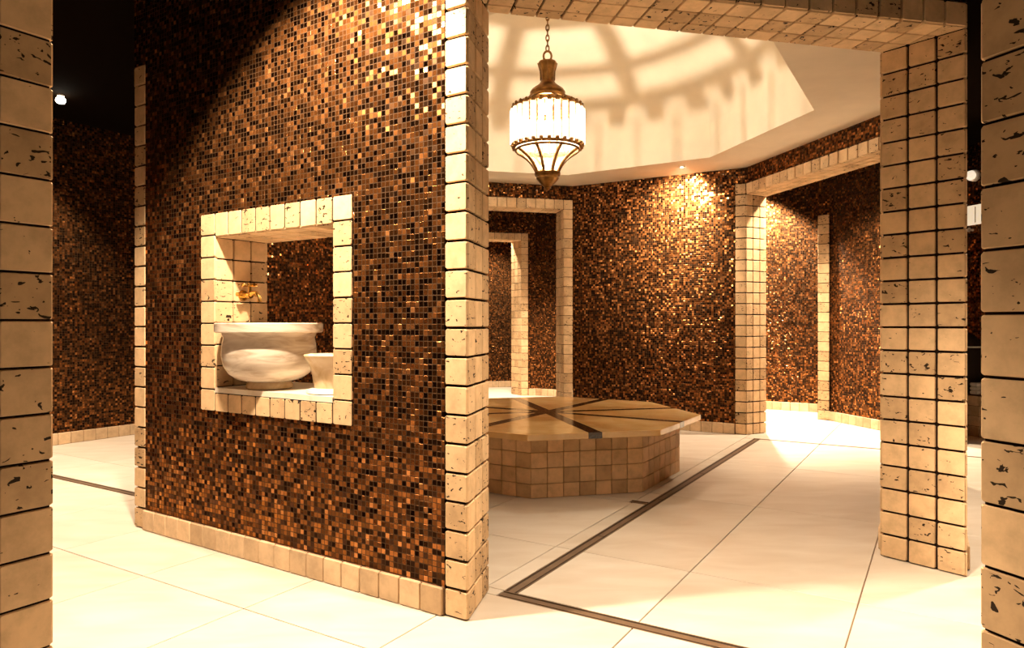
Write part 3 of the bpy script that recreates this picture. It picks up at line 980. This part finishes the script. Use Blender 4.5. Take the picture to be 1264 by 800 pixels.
# crown
MB().lathe([(0.012, lz(2.835)), (0.060, lz(2.83)), (0.067, lz(2.815)), (0.052, lz(2.78)), (0.044, lz(2.735)), (0.044, lz(2.70)), (0.058, lz(2.675)),
            (0.085, lz(2.655)), (0.112, lz(2.635)), (0.124, lz(2.615)), (0.118, lz(2.60)), (0.130, lz(2.592)), (0.130, lz(2.572)), (0.116, lz(2.566)),
            (0.108, lz(2.580)), (0.060, lz(2.60))], 32).build('crown', BRASS, lan, smooth=True)
for k in range(8):   # flutes on the neck
    a = 2 * math.pi * k / 8
    MB().tube([(0.066 * math.cos(a), 0.066 * math.sin(a), lz(2.822)), (0.050 * math.cos(a), 0.050 * math.sin(a), lz(2.765)), (0.047 * math.cos(a), 0.047 * math.sin(a), lz(2.70))], 0.006, 6).build('neck_rib', BRASS, lan, smooth=True)
# top ring, spokes and mid ring (they cast the star on the dome)
RR = 0.243
def ring(nm, rad, z, th, mt=BRASS, n=48):
    return MB().tube([(rad * math.cos(2 * math.pi * k / n), rad * math.sin(2 * math.pi * k / n), lz(z)) for k in range(n)], th, 8, closed=True).build(nm, mt, lan, smooth=True)
ring('top_ring', RR - 0.012, 2.512, 0.010)
ring('middle_ring', 0.185, 2.540, 0.008)
for k in range(8):
    a = 2 * math.pi * (k + 0.3) / 8
    MB().tube([(r * math.cos(a), r * math.sin(a), lz(z)) for r, z in ((0.118, 2.575), (0.185, 2.545), (RR - .01, 2.512))], 0.013, 6).build('spoke', BRASS, lan, smooth=True)
ring('bottom_ring', RR - 0.010, 2.232, 0.011)
ring('lower_collar', RR - 0.022, 2.212, 0.008)
NROD = 28
rod_me = MB().lathe([(0.006, 0), (0.020, 0.012), (0.0195, 0.03), (0.0195, 0.225), (0.020, 0.245), (0.006, 0.258)], 8).mesh('glass_rod', CRYSTAL, True)
cap_me = MB().lathe([(0.006, 0), (0.015, 0.003), (0.015, 0.020), (0.009, 0.028), (0.011, 0.036), (0.003, 0.044)], 8).mesh('rod_cap', BRASS, True)
foot_me = MB().lathe([(0.003, -0.022), (0.010, -0.014), (0.008, -0.008), (0.015, 0.0), (0.015, 0.016), (0.006, 0.018)], 8).mesh('rod_foot', BRASS, True)
for k in range(NROD):
    a = 2 * math.pi * k / NROD
    p = (RR * math.cos(a), RR * math.sin(a), lz(2.242))
    rod = bpy.data.objects.new('glass_rod', rod_me); col.objects.link(rod); rod.parent = lan; rod.location = p
    for nm, me, dz in (('rod_cap', cap_me, 0.243), ('rod_foot', foot_me, 0.0)):
        o = bpy.data.objects.new(nm, me); col.objects.link(o); o.parent = rod; o.location = (0, 0, dz)
bar_me = MB().lathe([(0.0036, 0), (0.0036, 0.262)], 6).mesh('cage_bar', BRASS, True)
for k in range(NROD):
    a = 2 * math.pi * (k + 0.5) / NROD
    o = bpy.data.objects.new('cage_bar', bar_me); col.objects.link(o); o.parent = lan; o.location = ((RR + 0.008) * math.cos(a), (RR + 0.008) * math.sin(a), lz(2.238))
# basket
def basket(t):   # t 0 top .. 1 bottom
    r = 0.225 + (0.078 - 0.225) * (t ** 0.8)
    r -= 0.018 * math.sin(math.pi * t)
    return r, 2.215 + (2.055 - 2.215) * t
for k in range(8):
    a = 2 * math.pi * (k + 0.5) / 8
    MB().tube([(basket(t / 8)[0] * math.cos(a), basket(t / 8)[0] * math.sin(a), lz(basket(t / 8)[1])) for t in range(9)], 0.0115, 6).build('basket_rib', BRASS, lan, smooth=True)
    a0, a1 = 2 * math.pi * (k - 0.44) / 8 + math.pi / 8 * 0 , 2 * math.pi * (k + 0.44) / 8
    vs_, fs = [], []
    for t in range(7):
        r, z = basket(t / 6)
        for w in range(4):
            aa = a0 + (a1 - a0) * w / 3
            vs_.append(((r - .004) * math.cos(aa), (r - .004) * math.sin(aa), lz(z)))
    for t in range(6):
        for w in range(3):
            fs.append((t * 4 + w, t * 4 + w + 1, (t + 1) * 4 + w + 1, (t + 1) * 4 + w))
    pn = MB().add(vs_, fs).build('glass_pane', PANE, lan, smooth=True)
    sd = pn.modifiers.new('thickness', 'SOLIDIFY'); sd.thickness = 0.003
ring('basket_ring', 0.082, 2.052, 0.009, n=32)
MB().lathe([(0.070, lz(2.056)), (0.090, lz(2.050)), (0.088, lz(2.035)), (0.078, lz(2.028)), (0.080, lz(2.015)), (0.060, lz(1.990)), (0.034, lz(1.965)), (0.022, lz(1.955)), (0.026, lz(1.948)), (0.012, lz(1.938)), (0.004, lz(1.930))], 24).build('finial', BRASS, lan, smooth=True)
# hook and chain
def torus(cx, z, ra, rb, th, flip):
    pts = []
    for k in range(14):
        q = 2 * math.pi * k / 14
        x = ra * math.cos(q); zz = rb * math.sin(q)
        pts.append((x, 0, lz(z + zz)) if flip else (0, x, lz(z + zz)))
    return MB().tube(pts, th, 6, closed=True)
torus(0, 2.870, 0.028, 0.036, 0.008, True).build('hanging_ring', BRASS, lan, smooth=True)
zz = 2.925; k = 0
while zz < 3.53:
    torus(0, zz, 0.011, 0.024, 0.0045, k % 2 == 0).build('chain_link', BRASS, lan, smooth=True)
    zz += 0.036; k += 1
MB().lathe([(0.02, lz(3.535)), (0.055, lz(3.545)), (0.06, lz(3.56))], 24).build('ceiling_rose', BRASS, lan, smooth=True)
# bulb
MB().lathe([(0.004, lz(2.462)), (0.022, lz(2.470)), (0.030, lz(2.495)), (0.022, lz(2.525)), (0.013, lz(2.55)), (0.013, lz(2.60))], 16).build('bulb', LENS, lan, smooth=True)
ld = bpy.data.lights.new('lantern_bulb', 'POINT'); ld.energy = LANTERN_POWER; ld.color = (1.0, 0.87, 0.67); ld.shadow_soft_size = 0.010
lo = bpy.data.objects.new('lantern_bulb', ld); col.objects.link(lo); lo.parent = lan; lo.location = (0, 0, lz(2.44)); 
lo.location = (0.0, 0.0, lz(2.43))

# ---------------------------------------------------------------- things in the basin window
def lathe_thing(parent, nm, prof, mt, loc=(0, 0, 0), n=48):
    o = MB().lathe(prof, n).build(nm, mt, parent, smooth=True, loc=loc)
    return o
bc = wpt(1.155, 0.105, SILL_Z)
basin = tag(empty('stone_basin', bc), 'large banded cream stone basin standing on the window sill', 'basin')
lathe_thing(basin, 'foot', [(0.092, 0.0), (0.098, 0.004), (0.098, 0.018), (0.088, 0.032)], AMBER_STONE)
bowl = lathe_thing(basin, 'bowl', [(0.086, 0.030), (0.135, 0.042), (0.172, 0.068), (0.192, 0.105), (0.199, 0.15), (0.196, 0.195), (0.190, 0.222), (0.198, 0.240), (0.198, 0.245),
                    (0.172, 0.245), (0.170, 0.20), (0.160, 0.13), (0.11, 0.075), (0.02, 0.068)], ONYX)
lathe_thing(basin, 'rim', [(0.172, 0.244), (0.222, 0.244), (0.227, 0.249), (0.227, 0.281), (0.222, 0.286), (0.176, 0.286), (0.172, 0.280)], ONYX)
pc = wpt(0.765, 0.118, SILL_Z)
pot = tag(empty('stone_pot', pc), 'small amber stone pot with flared rim beside the large basin', 'pot')
lathe_thing(pot, 'foot', [(0.098, 0.0), (0.112, 0.004), (0.108, 0.014), (0.088, 0.022)], SILL)
lathe_thing(pot, 'body', [(0.080, 0.020), (0.084, 0.045), (0.090, 0.085), (0.101, 0.120), (0.118, 0.146), (0.122, 0.154), (0.116, 0.158), (0.096, 0.135), (0.080, 0.09), (0.02, 0.06)], AMBER_STONE)
# brass tap on the far jamb of the window (faces along -so)
tp = wpt(WS1 - F, 0.135, 1.130)
tap = tag(empty('brass_tap', tp), 'ornate brass tap with cross handles on the side of the basin window', 'tap')
X = -S3
def tw(x, d, z): return X * x + D3n * d + UP * z
MB().tube([tw(0.0, 0, 0), tw(0.006, 0, 0), tw(0.008, 0, 0)], [0.026, 0.026, 0.018], 20).build('rosette', GOLD, tap, smooth=True)
MB().tube([tw(0.006, 0, 0), tw(0.03, 0, 0), tw(0.045, 0, 0), (tw(0.06, 0, 0.0))], [0.011, 0.011, 0.017, 0.014], 14).build('tap_body', GOLD, tap, smooth=True)
MB().tube([tw(0.05, 0, 0), tw(0.075, 0, 0.012), tw(0.10, 0, 0.010), tw(0.118, 0, -0.008), tw(0.122, 0, -0.030)], [0.011, 0.010, 0.009, 0.009, 0.011], 12).build('spout', GOLD, tap, smooth=True)
st_ = MB().tube([tw(0.05, 0, 0.0), tw(0.05, 0, 0.045)], [0.008, 0.007], 10).build('stem', GOLD, tap, smooth=True)
for ang in range(0, 180, 45):
    a = R(ang)
    dx, dd = 0.034 * math.cos(a), 0.034 * math.sin(a)
    MB().tube([tw(0.05 - dx, -dd, 0.048), tw(0.05 - dx * .5, -dd * .5, 0.046), tw(0.05, 0, 0.048), tw(0.05 + dx * .5, dd * .5, 0.046), tw(0.05 + dx, dd, 0.048)], [0.008, 0.005, 0.007, 0.005, 0.008], 8).build('handle_arm', GOLD, tap, smooth=True)
for s in (-1, 1):
    MB().tube([tw(0.03, 0, 0), tw(0.032, s * 0.03, 0.006), tw(0.036, s * 0.055, 0.004)], [0.010, 0.007, 0.010], 10).build('side_handle', GOLD, tap, smooth=True)

# ---------------------------------------------------------------- spotlights
def downlight(x, y, z, power, cone, blend, aim, label):
    root = tag(empty('ceiling_spotlight', (x, y, z)), label, 'spotlight', 'ceiling spotlights')
    if z < 2.5: root.scale = (0.45, 0.45, 0.45)  # the added lamp by the back wall is shrunk to stay unseen
    MB().lathe([(0.030, 0.0), (0.050, 0.0), (0.050, -0.016), (0.046, -0.022), (0.036, -0.022), (0.030, -0.004)], 24).build('trim_ring', WHITE_METAL, root, smooth=True)
    MB().lathe([(0.004, -0.004), (0.029, -0.006), (0.029, -0.002), (0.004, -0.002)], 20).build('lens', LENS, root, smooth=True)
    ld = bpy.data.lights.new('spot_bulb', 'SPOT')
    ld.energy = power; ld.color = WARM; ld.spot_size = R(cone); ld.spot_blend = blend; ld.shadow_soft_size = 0.05
    lo = bpy.data.objects.new('spot_bulb', ld); col.objects.link(lo); lo.parent = root; lo.location = (0, 0, -0.03)
    if aim:
        d = Vector(aim) - Vector((x, y, z)); lo.rotation_euler = d.to_track_quat('-Z', 'Y').to_euler()
    return root
for a in DOWNLIGHTS:
    downlight(*a)
# the visible spot head on the far left has a bright drop-shaped bulb
lh = tag(empty('spot_head', (-3.345, 5.20, 2.70)), 'bright spot bulb glaring near the ceiling at the far left', 'lamp')
MB().lathe([(0.022, 0.0), (0.024, -0.010), (0.020, -0.016)], 16).build('socket', WHITE_METAL, lh, smooth=True)
MB().lathe([(0.014, -0.014), (0.030, -0.030), (0.034, -0.045), (0.024, -0.062), (0.004, -0.068)], 16).build('bulb', LENS, lh, smooth=True)

# ---------------------------------------------------------------- things glimpsed in the slit on the right
def on_far_right(px, py):
    r = (px - 632.0) / 866.0
    n = dr(76.5); Z = (C.dot(n) + dQ + 0.85) / n.dot(Vector((r, 1)))
    return Vector((r * Z, Z, 1.0 + (400 - py) / 866.0 * Z))
nF = -v3(dr(76.5)); tF = v3(dr(166.5))
p = on_far_right(1204, 217)
wl_ = tag(empty('wall_lamp', p), 'round white wall lamp glimpsed beside the near right pillar', 'lamp')
MB().tube([ORI, nF * 0.02, nF * 0.035], [0.055, 0.055, 0.035], 20).build('lamp_base', WHITE_METAL, wl_, smooth=True)
MB().tube([nF * 0.03, nF * 0.05, nF * 0.075, nF * 0.09], [0.035, 0.048, 0.040, 0.012], 20).build('lamp_globe', plain('lit_opal_glass', (0.85, 0.8, 0.7), 0.4, emit=(1, .82, .6), es=0.55), wl_, smooth=True)
p = on_far_right(1206, 265)
def face_box(c, w, h, t, nm, mt, parent, bevel=0.004):
    q = [tF * (-w / 2), tF * (w / 2), tF * (w / 2) + nF * t, tF * (-w / 2) + nF * t]
    o = MB().prism([(v.x, v.y) for v in q], -h / 2, h / 2).build(nm, mt, parent, bevel=bevel)
    o.location = c
    return o
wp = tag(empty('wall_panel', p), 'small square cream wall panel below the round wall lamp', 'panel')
face_box(ORI, 0.20, 0.185, 0.018, 'plate', plain('cream_panel_with_glow', (0.85, 0.76, 0.60), 0.5, emit=(1, .8, .55), es=0.45), wp)  # the panel is no lamp; its brightness is put in as emission
face_box(nF * 0.018, 0.006, 0.15, 0.004, 'divider', STEEL, wp, 0)
kb = tag(empty('small_knob', on_far_right(1201, 284)), 'tiny pale knob under the square wall panel', 'spotlight')  # a wall knob of unknown use, gives off no light
MB().tube([ORI, nF * 0.03, nF * 0.045, nF * 0.06], [0.010, 0.010, 0.022, 0.012], 12).build('knob_head', WHITE_METAL, kb, smooth=True)
# low tiled ledge with a dark bundle and a towel
lc = on_far_right(1207, 540); lc.z = 0
ledge = tag(empty('tiled_ledge', lc), 'low tiled ledge glimpsed beside the near right pillar', 'ledge')
lw, lh_, lt = 0.8, 0.36, 0.30
face_box(UP * (lh_ / 2) + nF * 0.015, lw, lh_, lt, 'ledge_core', GROUT_TAN, ledge, 0)
for i in range(8):
    for j in range(4):
        c = nF * (lt + 0.018) + tF * (lw / 2 - 0.1 * (i + .5)) + UP * (0.09 * (j + .5))
        put_tile(ledge, c, -tF, UP, 0.096, 0.086, 'smooth') if (-tF).cross(UP).dot(nF) > 0 else put_tile(ledge, c, tF, UP, 0.096, 0.086, 'smooth')
bun = tag(empty('cloth_bundle', lc + nF * 0.17 + UP * lh_), 'dark round-topped bundle on the low tiled ledge', 'bundle')
bb = MB().lathe([(0.02, 0.0), (0.15, 0.005), (0.17, 0.06), (0.165, 0.25), (0.15, 0.42), (0.11, 0.52), (0.05, 0.56), (0.005, 0.57)], 24).build('bundle_body', DARK_CLOTH, bun, smooth=True)
MB().tube([(0.152 * math.cos(2 * math.pi * k / 24), 0.152 * math.sin(2 * math.pi * k / 24), 0.43) for k in range(24)], 0.008, 6, closed=True).build('bundle_cord', TOWEL, bun, smooth=True)
tw_ = tag(empty('folded_towel', lc + nF * 0.17 + tF * 0.22 + UP * (lh_ + 0.004)), 'white folded towel leaning against the dark bundle', 'towel')
for k in range(3):
    face_box(nF * -0.0 + UP * (0.02 + 0.036 * k), 0.08, 0.034, 0.12, 'towel_fold', TOWEL, tw_, 0.012)
